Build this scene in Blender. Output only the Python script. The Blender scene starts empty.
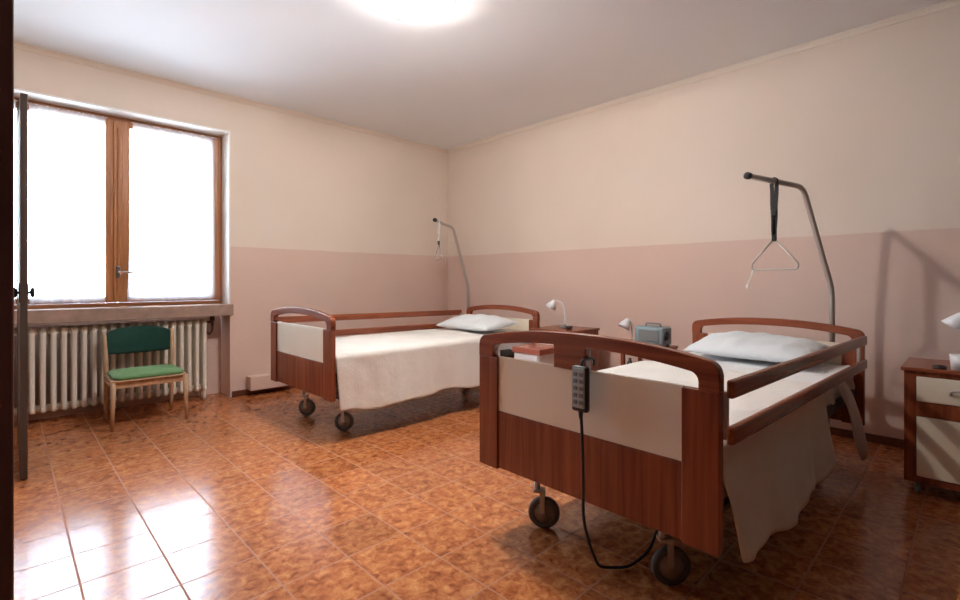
import bpy, bmesh, math, random
from mathutils import Vector, Matrix
random.seed(7)
PI = math.pi
scene = bpy.context.scene
C = scene.collection

# ------------------------------------------------------------------ materials
def new_mat(name):
    m = bpy.data.materials.new(name); m.use_nodes = True
    nt = m.node_tree
    b = nt.nodes['Principled BSDF']
    return m, nt, b

def plain(name, col, rough=.5, metal=0, bump=0, bscale=60, spec=.5, emit=None, var=.0, vscale=8):
    m, nt, b = new_mat(name)
    b.inputs['Base Color'].default_value = (*col, 1)
    b.inputs['Roughness'].default_value = rough
    b.inputs['Metallic'].default_value = metal
    b.inputs['Specular IOR Level'].default_value = spec
    tc = nt.nodes.new('ShaderNodeTexCoord')
    if var:
        n = nt.nodes.new('ShaderNodeTexNoise'); n.inputs['Scale'].default_value = vscale
        n.inputs['Detail'].default_value = 5
        nt.links.new(tc.outputs['Object'], n.inputs['Vector'])
        r = nt.nodes.new('ShaderNodeValToRGB')
        r.color_ramp.elements[0].position = .3; r.color_ramp.elements[1].position = .7
        r.color_ramp.elements[0].color = (*[c*(1-var) for c in col], 1)
        r.color_ramp.elements[1].color = (*[min(1, c*(1+var)) for c in col], 1)
        nt.links.new(n.outputs['Fac'], r.inputs['Fac'])
        nt.links.new(r.outputs['Color'], b.inputs['Base Color'])
    if bump:
        n = nt.nodes.new('ShaderNodeTexNoise'); n.inputs['Scale'].default_value = bscale
        n.inputs['Detail'].default_value = 4
        nt.links.new(tc.outputs['Object'], n.inputs['Vector'])
        bp = nt.nodes.new('ShaderNodeBump'); bp.inputs['Strength'].default_value = bump
        bp.inputs['Distance'].default_value = .004
        nt.links.new(n.outputs['Fac'], bp.inputs['Height'])
        nt.links.new(bp.outputs['Normal'], b.inputs['Normal'])
    if emit:
        b.inputs['Emission Color'].default_value = (*emit[0], 1)
        b.inputs['Emission Strength'].default_value = emit[1]
    return m

def wood(name, c0, c1, rough=.35, grain='Z', scale=1.0):
    m, nt, b = new_mat(name)
    tc = nt.nodes.new('ShaderNodeTexCoord')
    mp = nt.nodes.new('ShaderNodeMapping')
    s = {'Z': (38, 38, 1.6), 'X': (1.6, 38, 38), 'Y': (38, 1.6, 38)}[grain]
    mp.inputs['Scale'].default_value = tuple(k*scale for k in s)
    nt.links.new(tc.outputs['Object'], mp.inputs['Vector'])
    n = nt.nodes.new('ShaderNodeTexNoise'); n.inputs['Scale'].default_value = 1.0
    n.inputs['Detail'].default_value = 6; n.inputs['Distortion'].default_value = .6
    nt.links.new(mp.outputs['Vector'], n.inputs['Vector'])
    r = nt.nodes.new('ShaderNodeValToRGB')
    r.color_ramp.elements[0].position = .32; r.color_ramp.elements[1].position = .68
    r.color_ramp.elements[0].color = (*c0, 1); r.color_ramp.elements[1].color = (*c1, 1)
    nt.links.new(n.outputs['Fac'], r.inputs['Fac'])
    nt.links.new(r.outputs['Color'], b.inputs['Base Color'])
    b.inputs['Roughness'].default_value = rough
    return m

def cloth(name, col, weave=420, rough=.95, wr=.35):
    m, nt, b = new_mat(name)
    b.inputs['Roughness'].default_value = rough
    b.inputs['Specular IOR Level'].default_value = .15
    b.inputs['Sheen Weight'].default_value = .15
    tc = nt.nodes.new('ShaderNodeTexCoord')
    n = nt.nodes.new('ShaderNodeTexNoise'); n.inputs['Scale'].default_value = 9
    n.inputs['Detail'].default_value = 6
    nt.links.new(tc.outputs['Object'], n.inputs['Vector'])
    r = nt.nodes.new('ShaderNodeValToRGB')
    r.color_ramp.elements[0].color = (*[c*.93 for c in col], 1)
    r.color_ramp.elements[1].color = (*col, 1)
    nt.links.new(n.outputs['Fac'], r.inputs['Fac'])
    nt.links.new(r.outputs['Color'], b.inputs['Base Color'])
    v = nt.nodes.new('ShaderNodeTexVoronoi'); v.inputs['Scale'].default_value = weave
    nt.links.new(tc.outputs['Object'], v.inputs['Vector'])
    b1 = nt.nodes.new('ShaderNodeBump'); b1.inputs['Strength'].default_value = .45; b1.inputs['Distance'].default_value = .003
    nt.links.new(v.outputs['Distance'], b1.inputs['Height'])
    b2 = nt.nodes.new('ShaderNodeBump'); b2.inputs['Strength'].default_value = wr; b2.inputs['Distance'].default_value = .02
    nt.links.new(n.outputs['Fac'], b2.inputs['Height'])
    nt.links.new(b1.outputs['Normal'], b2.inputs['Normal'])
    nt.links.new(b2.outputs['Normal'], b.inputs['Normal'])
    return m

def wall_mat():
    m, nt, b = new_mat('two_tone_wall_paint')
    g = nt.nodes.new('ShaderNodeNewGeometry')
    sp = nt.nodes.new('ShaderNodeSeparateXYZ')
    nt.links.new(g.outputs['Position'], sp.inputs[0])
    n = nt.nodes.new('ShaderNodeTexNoise'); n.inputs['Scale'].default_value = 3.0; n.inputs['Detail'].default_value = 4
    nt.links.new(g.outputs['Position'], n.inputs['Vector'])
    sc = nt.nodes.new('ShaderNodeMath'); sc.operation = 'MULTIPLY_ADD'
    sc.inputs[1].default_value = .016; sc.inputs[2].default_value = -.008
    nt.links.new(n.outputs['Fac'], sc.inputs[0])
    ad = nt.nodes.new('ShaderNodeMath'); ad.operation = 'ADD'
    nt.links.new(sp.outputs['Z'], ad.inputs[0]); nt.links.new(sc.outputs[0], ad.inputs[1])
    mr = nt.nodes.new('ShaderNodeMapRange')
    mr.inputs['From Min'].default_value = 1.394; mr.inputs['From Max'].default_value = 1.402
    nt.links.new(ad.outputs[0], mr.inputs['Value'])
    mx = nt.nodes.new('ShaderNodeMix'); mx.data_type = 'RGBA'
    mx.inputs['A'].default_value = (*WALL_LOW, 1); mx.inputs['B'].default_value = (*WALL_UP, 1)
    nt.links.new(mr.outputs['Result'], mx.inputs['Factor'])
    # faint scuffs with a shape of their own
    n2 = nt.nodes.new('ShaderNodeTexNoise'); n2.inputs['Scale'].default_value = 1.3; n2.inputs['Detail'].default_value = 6
    nt.links.new(g.outputs['Position'], n2.inputs['Vector'])
    r = nt.nodes.new('ShaderNodeValToRGB')
    r.color_ramp.elements[0].position = .3; r.color_ramp.elements[1].position = .65
    r.color_ramp.elements[0].color = (.955, .95, .94, 1); r.color_ramp.elements[1].color = (1, 1, 1, 1)
    nt.links.new(n2.outputs['Fac'], r.inputs['Fac'])
    ml = nt.nodes.new('ShaderNodeMix'); ml.data_type = 'RGBA'; ml.blend_type = 'MULTIPLY'; ml.inputs['Factor'].default_value = 1
    nt.links.new(mx.outputs['Result'], ml.inputs['A']); nt.links.new(r.outputs['Color'], ml.inputs['B'])
    nt.links.new(ml.outputs['Result'], b.inputs['Base Color'])
    b.inputs['Roughness'].default_value = .75
    b.inputs['Specular IOR Level'].default_value = .25
    n3 = nt.nodes.new('ShaderNodeTexNoise'); n3.inputs['Scale'].default_value = 70; n3.inputs['Detail'].default_value = 3
    nt.links.new(g.outputs['Position'], n3.inputs['Vector'])
    bp = nt.nodes.new('ShaderNodeBump'); bp.inputs['Strength'].default_value = .12; bp.inputs['Distance'].default_value = .003
    nt.links.new(n3.outputs['Fac'], bp.inputs['Height']); nt.links.new(bp.outputs['Normal'], b.inputs['Normal'])
    return m

def floor_mat():
    m, nt, b = new_mat('glazed_terracotta_tiles')
    L = nt.links.new
    g = nt.nodes.new('ShaderNodeNewGeometry')
    sp = nt.nodes.new('ShaderNodeSeparateXYZ'); L(g.outputs['Position'], sp.inputs[0])
    P = .255
    def edge(out, off):
        a = nt.nodes.new('ShaderNodeMath'); a.operation = 'ADD'; a.inputs[1].default_value = -off + 100*P
        L(out, a.inputs[0])
        d = nt.nodes.new('ShaderNodeMath'); d.operation = 'MODULO'; d.inputs[1].default_value = P
        L(a.outputs[0], d.inputs[0])
        s = nt.nodes.new('ShaderNodeMath'); s.operation = 'SUBTRACT'; s.inputs[1].default_value = P/2
        L(d.outputs[0], s.inputs[0])
        ab = nt.nodes.new('ShaderNodeMath'); ab.operation = 'ABSOLUTE'; L(s.outputs[0], ab.inputs[0])
        mr = nt.nodes.new('ShaderNodeMapRange')      # 1 at joint
        mr.inputs['From Min'].default_value = P/2-.0038; mr.inputs['From Max'].default_value = P/2-.002
        L(ab.outputs[0], mr.inputs['Value'])
        fl = nt.nodes.new('ShaderNodeMath'); fl.operation = 'DIVIDE'; fl.inputs[1].default_value = P
        L(a.outputs[0], fl.inputs[0])
        ff = nt.nodes.new('ShaderNodeMath'); ff.operation = 'FLOOR'; L(fl.outputs[0], ff.inputs[0])
        return mr.outputs['Result'], ff.outputs[0]
    ex, ix = edge(sp.outputs['X'], .188)
    ey, iy = edge(sp.outputs['Y'], .18)
    jm = nt.nodes.new('ShaderNodeMath'); jm.operation = 'MAXIMUM'; L(ex, jm.inputs[0]); L(ey, jm.inputs[1])
    cmb = nt.nodes.new('ShaderNodeCombineXYZ'); L(ix, cmb.inputs[0]); L(iy, cmb.inputs[1])
    wn = nt.nodes.new('ShaderNodeTexWhiteNoise'); wn.noise_dimensions = '3D'; L(cmb.outputs[0], wn.inputs['Vector'])
    # mottled clay
    mp = nt.nodes.new('ShaderNodeMapping'); mp.inputs['Scale'].default_value = (1, 1, 1)
    L(g.outputs['Position'], mp.inputs['Vector'])
    sc = nt.nodes.new('ShaderNodeVectorMath'); sc.operation = 'SCALE'; sc.inputs['Scale'].default_value = 3.7
    L(wn.outputs['Color'], sc.inputs[0])
    av = nt.nodes.new('ShaderNodeVectorMath'); av.operation = 'ADD'
    L(mp.outputs['Vector'], av.inputs[0]); L(sc.outputs[0], av.inputs[1])
    n = nt.nodes.new('ShaderNodeTexNoise'); n.inputs['Scale'].default_value = 26; n.inputs['Detail'].default_value = 8
    n.inputs['Roughness'].default_value = .62; n.inputs['Distortion'].default_value = .5
    L(av.outputs[0], n.inputs['Vector'])
    r = nt.nodes.new('ShaderNodeValToRGB'); cr = r.color_ramp
    cr.elements[0].position = .30; cr.elements[0].color = (*FLOOR_C[0], 1)
    cr.elements[1].position = .72; cr.elements[1].color = (*FLOOR_C[2], 1)
    e = cr.elements.new(.5); e.color = (*FLOOR_C[1], 1)
    L(n.outputs['Fac'], r.inputs['Fac'])
    # tile to tile value shift
    tv = nt.nodes.new('ShaderNodeMapRange'); tv.inputs['To Min'].default_value = .86; tv.inputs['To Max'].default_value = 1.1
    L(wn.outputs['Value'], tv.inputs['Value'])
    hs = nt.nodes.new('ShaderNodeHueSaturation'); L(r.outputs['Color'], hs.inputs['Color']); L(tv.outputs['Result'], hs.inputs['Value'])
    mx = nt.nodes.new('ShaderNodeMix'); mx.data_type = 'RGBA'
    mx.inputs['B'].default_value = (*GROUT, 1)
    L(hs.outputs['Color'], mx.inputs['A']); L(jm.outputs[0], mx.inputs['Factor'])
    L(mx.outputs['Result'], b.inputs['Base Color'])
    # roughness
    n2 = nt.nodes.new('ShaderNodeTexNoise'); n2.inputs['Scale'].default_value = 5; n2.inputs['Detail'].default_value = 4
    L(g.outputs['Position'], n2.inputs['Vector'])
    rr = nt.nodes.new('ShaderNodeMapRange'); rr.inputs['To Min'].default_value = FLOOR_R[0]; rr.inputs['To Max'].default_value = FLOOR_R[1]
    L(n2.outputs['Fac'], rr.inputs['Value'])
    mr2 = nt.nodes.new('ShaderNodeMix'); mr2.data_type = 'FLOAT'
    L(jm.outputs[0], mr2.inputs['Factor']); L(rr.outputs['Result'], mr2.inputs['A']); mr2.inputs['B'].default_value = .8
    L(mr2.outputs['Result'], b.inputs['Roughness'])
    b.inputs['Specular IOR Level'].default_value = FLOOR_S
    inv = nt.nodes.new('ShaderNodeMath'); inv.operation = 'SUBTRACT'; inv.inputs[0].default_value = 1; L(jm.outputs[0], inv.inputs[1])
    b1 = nt.nodes.new('ShaderNodeBump'); b1.inputs['Strength'].default_value = .5; b1.inputs['Distance'].default_value = .0015
    L(inv.outputs[0], b1.inputs['Height'])
    b2 = nt.nodes.new('ShaderNodeBump'); b2.inputs['Strength'].default_value = .05; b2.inputs['Distance'].default_value = .004
    L(n.outputs['Fac'], b2.inputs['Height']); L(b1.outputs['Normal'], b2.inputs['Normal'])
    L(b2.outputs['Normal'], b.inputs['Normal'])
    return m

WALL_UP = (.76, .655, .565)
WALL_LOW = (.69, .52, .445)
FLOOR_C = ((.18, .042, .014), (.42, .137, .046), (.64, .285, .11))
GROUT = (.38, .15, .07)
FLOOR_R = (.15, .21)
FLOOR_S = .5

M = {}
M['wall'] = wall_mat()
M['floor'] = floor_mat()
M['ceiling'] = plain('white_ceiling_paint', (.86, .885, .91), .85, bump=.1, bscale=50)
M['cornice'] = plain('cream_cornice', (.80, .72, .62), .6)
M['reveal'] = plain('white_reveal_paint', (.86, .83, .78), .6, var=.03)
M['marble'] = plain('pinkish_marble_sill', (.36, .25, .20), .3, var=.18, vscale=14)
M['skirting'] = wood('brown_skirting_tile', (.10, .03, .015), (.17, .055, .028), .3, 'X')
M['bedwood'] = wood('cherry_veneer', (.155, .032, .013), (.275, .070, .027), .27, 'Z')
M['bedwood_y'] = wood('cherry_veneer_cross', (.165, .034, .013), (.285, .072, .027), .27, 'Y')
M['bedwood_x'] = wood('cherry_veneer_long', (.165, .034, .013), (.285, .072, .027), .27, 'X')
M['winwood'] = wood('varnished_pine', (.32, .12, .04), (.48, .20, .075), .35, 'Z')
M['winwood_x'] = wood('varnished_pine_rail', (.32, .12, .04), (.48, .20, .075), .35, 'X')
M['darkwood'] = wood('dark_brown_wood', (.12, .045, .038), (.20, .08, .062), .4, 'Z')
M['doorwood'] = wood('brown_door_wood', (.045, .032, .026), (.08, .055, .043), .4, 'Z')
M['chairwood'] = wood('pale_beech', (.44, .27, .15), (.58, .38, .23), .4, 'Z')
M['cream'] = plain('cream_laminate', (.78, .69, .55), .3, var=.03, vscale=4)
M['greenfab'] = cloth('dark_green_upholstery', (.012, .050, .038), 500)
M['greenseat'] = cloth('light_green_upholstery', (.15, .29, .12), 500)
M['radiator'] = plain('cream_radiator_enamel', (.82, .77, .67), .35)
M['steel'] = plain('brushed_steel_tube', (.50, .45, .41), .38, metal=.6)
M['chrome'] = plain('chrome', (.65, .65, .65), .18, metal=1)
M['darksteel'] = plain('dark_grey_painted_steel', (.055, .052, .05), .5)
M['hubgrey'] = plain('grey_wheel_hub', (.36, .32, .29), .45)
M['black'] = plain('black_plastic', (.012, .012, .013), .45)
M['rubber'] = plain('grey_rubber', (.09, .085, .08), .65)
M['greyplastic'] = plain('grey_plastic', (.16, .17, .17), .5)
M['keypad'] = plain('keypad_grey', (.40, .43, .41), .5)
M['pump'] = plain('blue_grey_housing', (.20, .27, .29), .45)
M['whiteplastic'] = plain('white_plastic', (.75, .76, .78), .4)
M['sheet'] = cloth('white_bed_sheet', (.80, .80, .80), 300)
M['spread'] = cloth('white_pique_bedspread', (.78, .75, .70), 160, wr=.5)
M['pillow'] = cloth('white_pillowcase', (.76, .80, .82), 400, wr=.4)
M['mattress'] = cloth('mattress_cover', (.72, .72, .70), 300)
M['redwood'] = wood('red_brown_top', (.30, .08, .05), (.42, .13, .09), .25, 'Y')
M['whitecord'] = plain('white_cord', (.78, .76, .72), .6)
M['opal'] = plain('opal_glass_lit', (.9, .9, .88), .3, emit=((1.0, .97, .94), 34))
nt_ = M['opal'].node_tree; b_ = nt_.nodes['Principled BSDF']
tr_ = nt_.nodes.new('ShaderNodeBsdfTransparent'); mx_ = nt_.nodes.new('ShaderNodeMixShader'); mx_.inputs['Fac'].default_value = .5
nt_.links.new(b_.outputs[0], mx_.inputs[1]); nt_.links.new(tr_.outputs[0], mx_.inputs[2])
nt_.links.new(mx_.outputs[0], nt_.nodes['Material Output'].inputs['Surface'])
M['lampmetal'] = plain('white_enamel_ring', (.8, .8, .78), .4)

def glass_mat():
    m = bpy.data.materials.new('window_glass'); m.use_nodes = True; nt = m.node_tree
    nt.nodes.remove(nt.nodes['Principled BSDF']); out = nt.nodes['Material Output']
    t = nt.nodes.new('ShaderNodeBsdfTransparent'); g = nt.nodes.new('ShaderNodeBsdfGlossy'); g.inputs['Roughness'].default_value = .02
    mx = nt.nodes.new('ShaderNodeMixShader'); fr = nt.nodes.new('ShaderNodeFresnel'); fr.inputs['IOR'].default_value = 1.4
    nt.links.new(fr.outputs[0], mx.inputs['Fac']); nt.links.new(t.outputs[0], mx.inputs[1]); nt.links.new(g.outputs[0], mx.inputs[2])
    nt.links.new(mx.outputs[0], out.inputs['Surface'])
    return m
M['glass'] = glass_mat()

def voile_mat():
    m = bpy.data.materials.new('sheer_white_voile'); m.use_nodes = True; nt = m.node_tree
    nt.nodes.remove(nt.nodes['Principled BSDF']); out = nt.nodes['Material Output']
    t = nt.nodes.new('ShaderNodeBsdfTransparent')
    tl = nt.nodes.new('ShaderNodeBsdfTranslucent'); tl.inputs['Color'].default_value = (.93, .93, .93, 1)
    mx = nt.nodes.new('ShaderNodeMixShader')
    tc = nt.nodes.new('ShaderNodeTexCoord'); mp = nt.nodes.new('ShaderNodeMapping'); mp.inputs['Scale'].default_value = (22, 1, .4)
    n = nt.nodes.new('ShaderNodeTexNoise'); n.inputs['Scale'].default_value = 1
    nt.links.new(tc.outputs['Object'], mp.inputs['Vector']); nt.links.new(mp.outputs['Vector'], n.inputs['Vector'])
    mr = nt.nodes.new('ShaderNodeMapRange'); mr.inputs['To Min'].default_value = .30; mr.inputs['To Max'].default_value = .50
    nt.links.new(n.outputs['Fac'], mr.inputs['Value']); nt.links.new(mr.outputs['Result'], mx.inputs['Fac'])
    nt.links.new(t.outputs[0], mx.inputs[1]); nt.links.new(tl.outputs[0], mx.inputs[2])
    nt.links.new(mx.outputs[0], out.inputs['Surface'])
    return m
M['voile'] = voile_mat()

# ------------------------------------------------------------------ helpers
def obj(name, bm, mat, parent=None, smooth=False, loc=None):
    me = bpy.data.meshes.new(name)
    bmesh.ops.recalc_face_normals(bm, faces=bm.faces)
    bm.to_mesh(me); bm.free()
    if mat is not None: me.materials.append(M[mat] if isinstance(mat, str) else mat)
    if smooth:
        for p in me.polygons: p.use_smooth = True
    o = bpy.data.objects.new(name, me); C.objects.link(o)
    if parent is not None: o.parent = parent
    if loc is not None: o.location = loc
    return o

def thing(name, label, cat, loc=(0, 0, 0), rz=0, group=None):
    o = bpy.data.objects.new(name, None); C.objects.link(o)
    o.empty_display_size = .1
    o.location = loc; o.rotation_euler = (0, 0, rz)
    o['label'] = label; o['category'] = cat
    if group: o['group'] = group
    return o

def tag(o, label, cat, group=None):
    o['label'] = label; o['category'] = cat
    if group: o['group'] = group
    return o

def struct(o):
    o['kind'] = 'structure'; return o

def NB(): return bmesh.new()

def box(bm, x0, x1, y0, y1, z0, z1, bev=0, mat=None):
    r = bmesh.ops.create_cube(bm, size=1)
    vs = r['verts']
    for v in vs:
        v.co = Vector(((x0+x1)/2 + v.co.x*(x1-x0), (y0+y1)/2 + v.co.y*(y1-y0), (z0+z1)/2 + v.co.z*(z1-z0)))
    if bev:
        es = list({e for v in vs for e in v.link_edges})
        rb = bmesh.ops.bevel(bm, geom=es, offset=bev, segments=2, affect='EDGES', profile=.5)
        vs = list({v for f in rb['faces'] for v in f.verts} | {v for v in vs if v.is_valid})
    if mat is not None:
        for v in vs: v.co = mat @ v.co
    return bm

def tube(bm, pts, r, seg=12, caps=True, smooth_iter=0):
    pts = [Vector(p) for p in pts]
    if not isinstance(r, (list, tuple)): r = [r]*len(pts)
    r = list(r)
    for _ in range(smooth_iter):
        np_, nr = [pts[0]], [r[0]]
        for i in range(len(pts)-1):
            a, b = pts[i], pts[i+1]
            np_ += [a.lerp(b, .25), a.lerp(b, .75)]; nr += [r[i]*.75+r[i+1]*.25, r[i]*.25+r[i+1]*.75]
        np_.append(pts[-1]); nr.append(r[-1]); pts, r = np_, nr
    rings = []; up = None
    for i, p in enumerate(pts):
        if i == 0: d = pts[1]-p
        elif i == len(pts)-1: d = p-pts[i-1]
        else: d = (pts[i+1]-p).normalized() + (p-pts[i-1]).normalized()
        d.normalize()
        if up is None:
            up = Vector((0, 0, 1)) if abs(d.z) < .9 else Vector((1, 0, 0))
        s = d.cross(up).normalized(); up = s.cross(d).normalized()
        rings.append([bm.verts.new(p + (s*math.cos(2*PI*k/seg) + up*math.sin(2*PI*k/seg))*r[i]) for k in range(seg)])
    for a, b in zip(rings, rings[1:]):
        for k in range(seg):
            bm.faces.new((a[k], a[(k+1) % seg], b[(k+1) % seg], b[k]))
    if caps:
        bm.faces.new(rings[0][::-1]); bm.faces.new(rings[-1])
    return bm

def lathe(bm, prof, seg=32, centre=(0, 0, 0), axis='Z'):
    rings = []
    cx, cy, cz = centre
    for (r, h) in prof:
        ring = []
        if r < 1e-6:
            p = {'Z': (cx, cy, cz+h), 'X': (cx+h, cy, cz), 'Y': (cx, cy+h, cz)}[axis]
            ring = [bm.verts.new(p)]
        else:
            for k in range(seg):
                a = 2*PI*k/seg; c_, s_ = r*math.cos(a), r*math.sin(a)
                p = {'Z': (cx+c_, cy+s_, cz+h), 'X': (cx+h, cy+c_, cz+s_), 'Y': (cx+c_, cy+h, cz+s_)}[axis]
                ring.append(bm.verts.new(p))
        rings.append(ring)
    for a, b in zip(rings, rings[1:]):
        if len(a) == 1 and len(b) == 1: continue
        for k in range(seg):
            if len(a) == 1: bm.faces.new((a[0], b[(k+1) % seg], b[k]))
            elif len(b) == 1: bm.faces.new((a[k], a[(k+1) % seg], b[0]))
            else: bm.faces.new((a[k], a[(k+1) % seg], b[(k+1) % seg], b[k]))
    return bm

def board(name, outer, holes, thick, mat, parent, bev=.003, x=0.0):
    """flat board in the local YZ plane, thickness along X, outline points are (y, z)"""
    cu = bpy.data.curves.new(name, 'CURVE'); cu.dimensions = '2D'; cu.fill_mode = 'BOTH'
    cu.extrude = thick/2-bev; cu.bevel_depth = bev; cu.bevel_resolution = 2; cu.offset = -bev
    for loop in [outer] + holes:
        s = cu.splines.new('POLY'); s.points.add(len(loop)-1); s.use_cyclic_u = True
        for p, (a, b_) in zip(s.points, loop): p.co = (a, b_, 0, 1)
    co = bpy.data.objects.new(name, cu)
    C.objects.link(co)
    dg = bpy.context.evaluated_depsgraph_get()
    me = bpy.data.meshes.new_from_object(co.evaluated_get(dg))
    bpy.data.objects.remove(co); bpy.data.curves.remove(cu)
    bm = NB(); bm.from_mesh(me); bpy.data.meshes.remove(me)
    bmesh.ops.remove_doubles(bm, verts=bm.verts, dist=1e-5)
    for v in bm.verts: v.co = Vector((x+v.co.z, v.co.x, v.co.y))
    return obj(name, bm, mat, parent)

def arc(cx, cz, r, a0, a1, n=6):
    return [(cx + r*math.cos(math.radians(a0+(a1-a0)*i/n)), cz + r*math.sin(math.radians(a0+(a1-a0)*i/n))) for i in range(n+1)]

def copy_tree(o, parent=None):
    c = o.copy(); C.objects.link(c)
    if parent is not None:
        c.parent = parent; c.matrix_parent_inverse = o.matrix_parent_inverse.copy()
    for ch in list(o.children): copy_tree(ch, c)
    return c

# ------------------------------------------------------------------ room shell
XL, XR, YB, YW, H = -.66, 4.136, -.75, 4.823, 2.786
WX0, WX1 = -.20, 1.482            # window opening / radiator niche
WZ0, WZ1 = .865, 2.462
WD = .262                          # depth of the reveal

b = NB(); box(b, XL-.2, XR+.2, YB-.2, YW+.5, -.12, 0); struct(obj('floor', b, 'floor'))
b = NB(); box(b, XL-.2, XR+.2, YB-.2, YW+.5, H, H+.12); struct(obj('ceiling', b, 'ceiling'))
b = NB(); box(b, XR, XR+.2, YB-.2, YW+.5, 0, H); struct(obj('wall_right', b, 'wall'))
b = NB(); box(b, XL-.2, XL, YB-.2, YW+.5, 0, H); struct(obj('wall_left', b, 'wall'))
b = NB(); box(b, XL, XR, YB-.2, YB, 0, H); struct(obj('wall_front', b, 'doorwood'))  # unseen wall behind the camera, dark wood chosen to cut bounced light
b = NB()
box(b, WX1, XR, YW, YW+.34, 0, H)
box(b, XL, WX0, YW, YW+.34, 0, H)
box(b, WX0, WX1, YW, YW+.34, WZ1, H)
box(b, WX0, WX1, YW+.27, YW+.34, 0, WZ0-.10)
struct(obj('wall_back', b, 'wall'))

# cornices
def cornice(name, along, n0, n1, pos, sgn, mat='cornice'):
    b = NB()
    prof = [(0, H), (0, H-.038), (.005, H-.038), (.009, H-.034), (.011, H-.027), (.017, H-.016), (.025, H-.009), (.028, H-.006), (.028, H)]
    ends = []
    for t in (n0, n1):
        ends.append([b.verts.new((pos+sgn*o_, t, z) if along == 'Y' else (t, pos+sgn*o_, z)) for o_, z in prof])
    n = len(prof)
    for k in range(n): b.faces.new((ends[0][k], ends[0][(k+1) % n], ends[1][(k+1) % n], ends[1][k]))
    b.faces.new(ends[0]); b.faces.new(ends[1][::-1])
    return struct(obj(name, b, mat))
cornice('trim_1', 'Y', YB, YW, XR, -1)
cornice('trim_2', 'X', XL, XR, YW, -1, 'wall')

# skirtings
b = NB(); box(b, WX1+.015, XR-.012, YW-.012, YW, 0, .055, .003); struct(obj('baseboard_back', b, 'skirting'))
b = NB(); box(b, XR-.012, XR, YB, YW, 0, .055, .003); struct(obj('baseboard_right', b, 'skirting'))

# window
w = struct(thing('window_1', '', ''))
del w['label']; del w['category']
b = NB()
t = .012
box(b, WX1-t, WX1+.001, YW-.006, YW+WD, WZ0, WZ1)
box(b, WX0, WX0+t, YW-.006, YW+WD, WZ0, WZ1)
box(b, WX0, WX1, YW-.006, YW+WD, WZ1-t, WZ1+.001)
struct(obj('reveal_lining', b, 'reveal', w))
b = NB(); box(b, WX0-.02, WX1+.022, YW-.035, YW+WD, WZ0-.105, WZ0, .006); struct(obj('window_sill', b, 'marble', w))
FY0, FY1 = YW+WD-.07, YW+WD-.005
fx0, fx1 = WX0+t, WX1-t
fz0, fz1 = WZ0, WZ1-t
b = NB()
box(b, fx0, fx0+.03, FY0, FY1, fz0, fz1, .004)
box(b, fx1-.03, fx1, FY0, FY1, fz0, fz1, .004)
struct(obj('window_frame', b, 'winwood', w))
b = NB()
box(b, fx0+.03, fx1-.03, FY0, FY1, fz1-.03, fz1, .004)
box(b, fx0+.03, fx1-.03, FY0, FY1, fz0, fz0+.03, .004)
struct(obj('window_frame_rail', b, 'winwood_x', w))
midx = .668
def casement(x0, x1, dz=0):
    cy0, cy1 = FY0-.012, FY1-.02
    s = .080
    b = NB()
    box(b, x0, x0+s, cy0, cy1, fz0+.032, fz1-.032, .006)
    box(b, x1-s, x1, cy0, cy1, fz0+.032, fz1-.032, .006)
    o = struct(obj('casement_stile', b, 'winwood', w))
    b = NB()
    box(b, x0+s, x1-s, cy0, cy1, fz1-.032-.05, fz1-.032, .005)
    box(b, x0+s, x1-s, cy0, cy1, fz0+.032, fz0+.032+.05, .005)
    struct(obj('casement_rail', b, 'winwood_x', w))
    b = NB(); box(b, x0+s-.005, x1-s+.005, (cy0+cy1)/2-.002, (cy0+cy1)/2+.002, fz0+.07, fz1-.07)
    struct(obj('window_pane', b, 'glass', w))
casement(fx0+.032, midx-.002)
casement(midx+.002, fx1-.032)
b = NB(); box(b, midx-.03, midx+.03, FY0-.028, FY0-.012, fz0+.04, fz1-.04, .006)
tube(b, [(midx, FY0-.034, fz0+.10), (midx, FY0-.034, fz1-.10)], .0055, 8)
struct(obj('astragal', b, 'winwood', w))
b = NB(); box(b, midx-.014, midx+.014, FY0-.040, FY0-.028, 1.10, 1.20, .004)
tube(b, [(midx, FY0-.035, 1.15), (midx, FY0-.075, 1.15), (midx+.10, FY0-.080, 1.148)], .009, 10)
struct(obj('window_handle', b, 'chrome', w))
# other hinge-side mullion of the window at left of the visible panes
b = NB(); box(b, .058, .118, FY0-.03, FY1-.01, fz0+.03, fz1-.03, .006)
struct(obj('mullion', b, 'darksteel', w))

# sheer curtains: hung on rods on each casement, their lower corners draw inward
def voile(x0, x1, label, draw=.0, seed=0):
    # draw > 0 gathers the lower hem, draw < 0 lets it spread
    rnd = random.Random(seed)
    t_ = thing('sheer_curtain', label, 'curtain', ((x0+x1)/2, FY0-.052, fz0), 0)
    hw = (x1-x0)/2; z0, z1 = .034, fz1-fz0-.038
    b = NB(); nx, nz = 90, 26; g = []
    ph = rnd.random()*6
    for j in range(nz+1):
        v = j/nz; row = []
        sc_ = 1-draw*(1-v)**1.2
        for i in range(nx+1):
            u = i/nx*2-1
            y = .0045*math.sin(u*22+ph)*(.6+.4*math.sin(3*v+ph)) + .0015*math.sin(u*47+v*2)
            z = z0+(z1-z0)*v + .003*math.sin(u*9+ph)*(1-v)
            row.append(b.verts.new((u*hw*sc_, y-.004, z)))
        g.append(row)
    for j in range(nz):
        for i in range(nx): b.faces.new((g[j][i], g[j][i+1], g[j+1][i+1], g[j+1][i]))
    obj('voile_panel', b, 'voile', t_, True)
    b = NB(); tube(b, [(-hw-.01, .0, z1-.002), (hw+.01, .0, z1-.002)], .0035, 8)
    obj('curtain_rod', b, 'whiteplastic', t_)
    return t_
voile(.122, midx-.085, 'white sheer curtain over the left window pane, beside the dark door edge', .02, 1)
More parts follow.
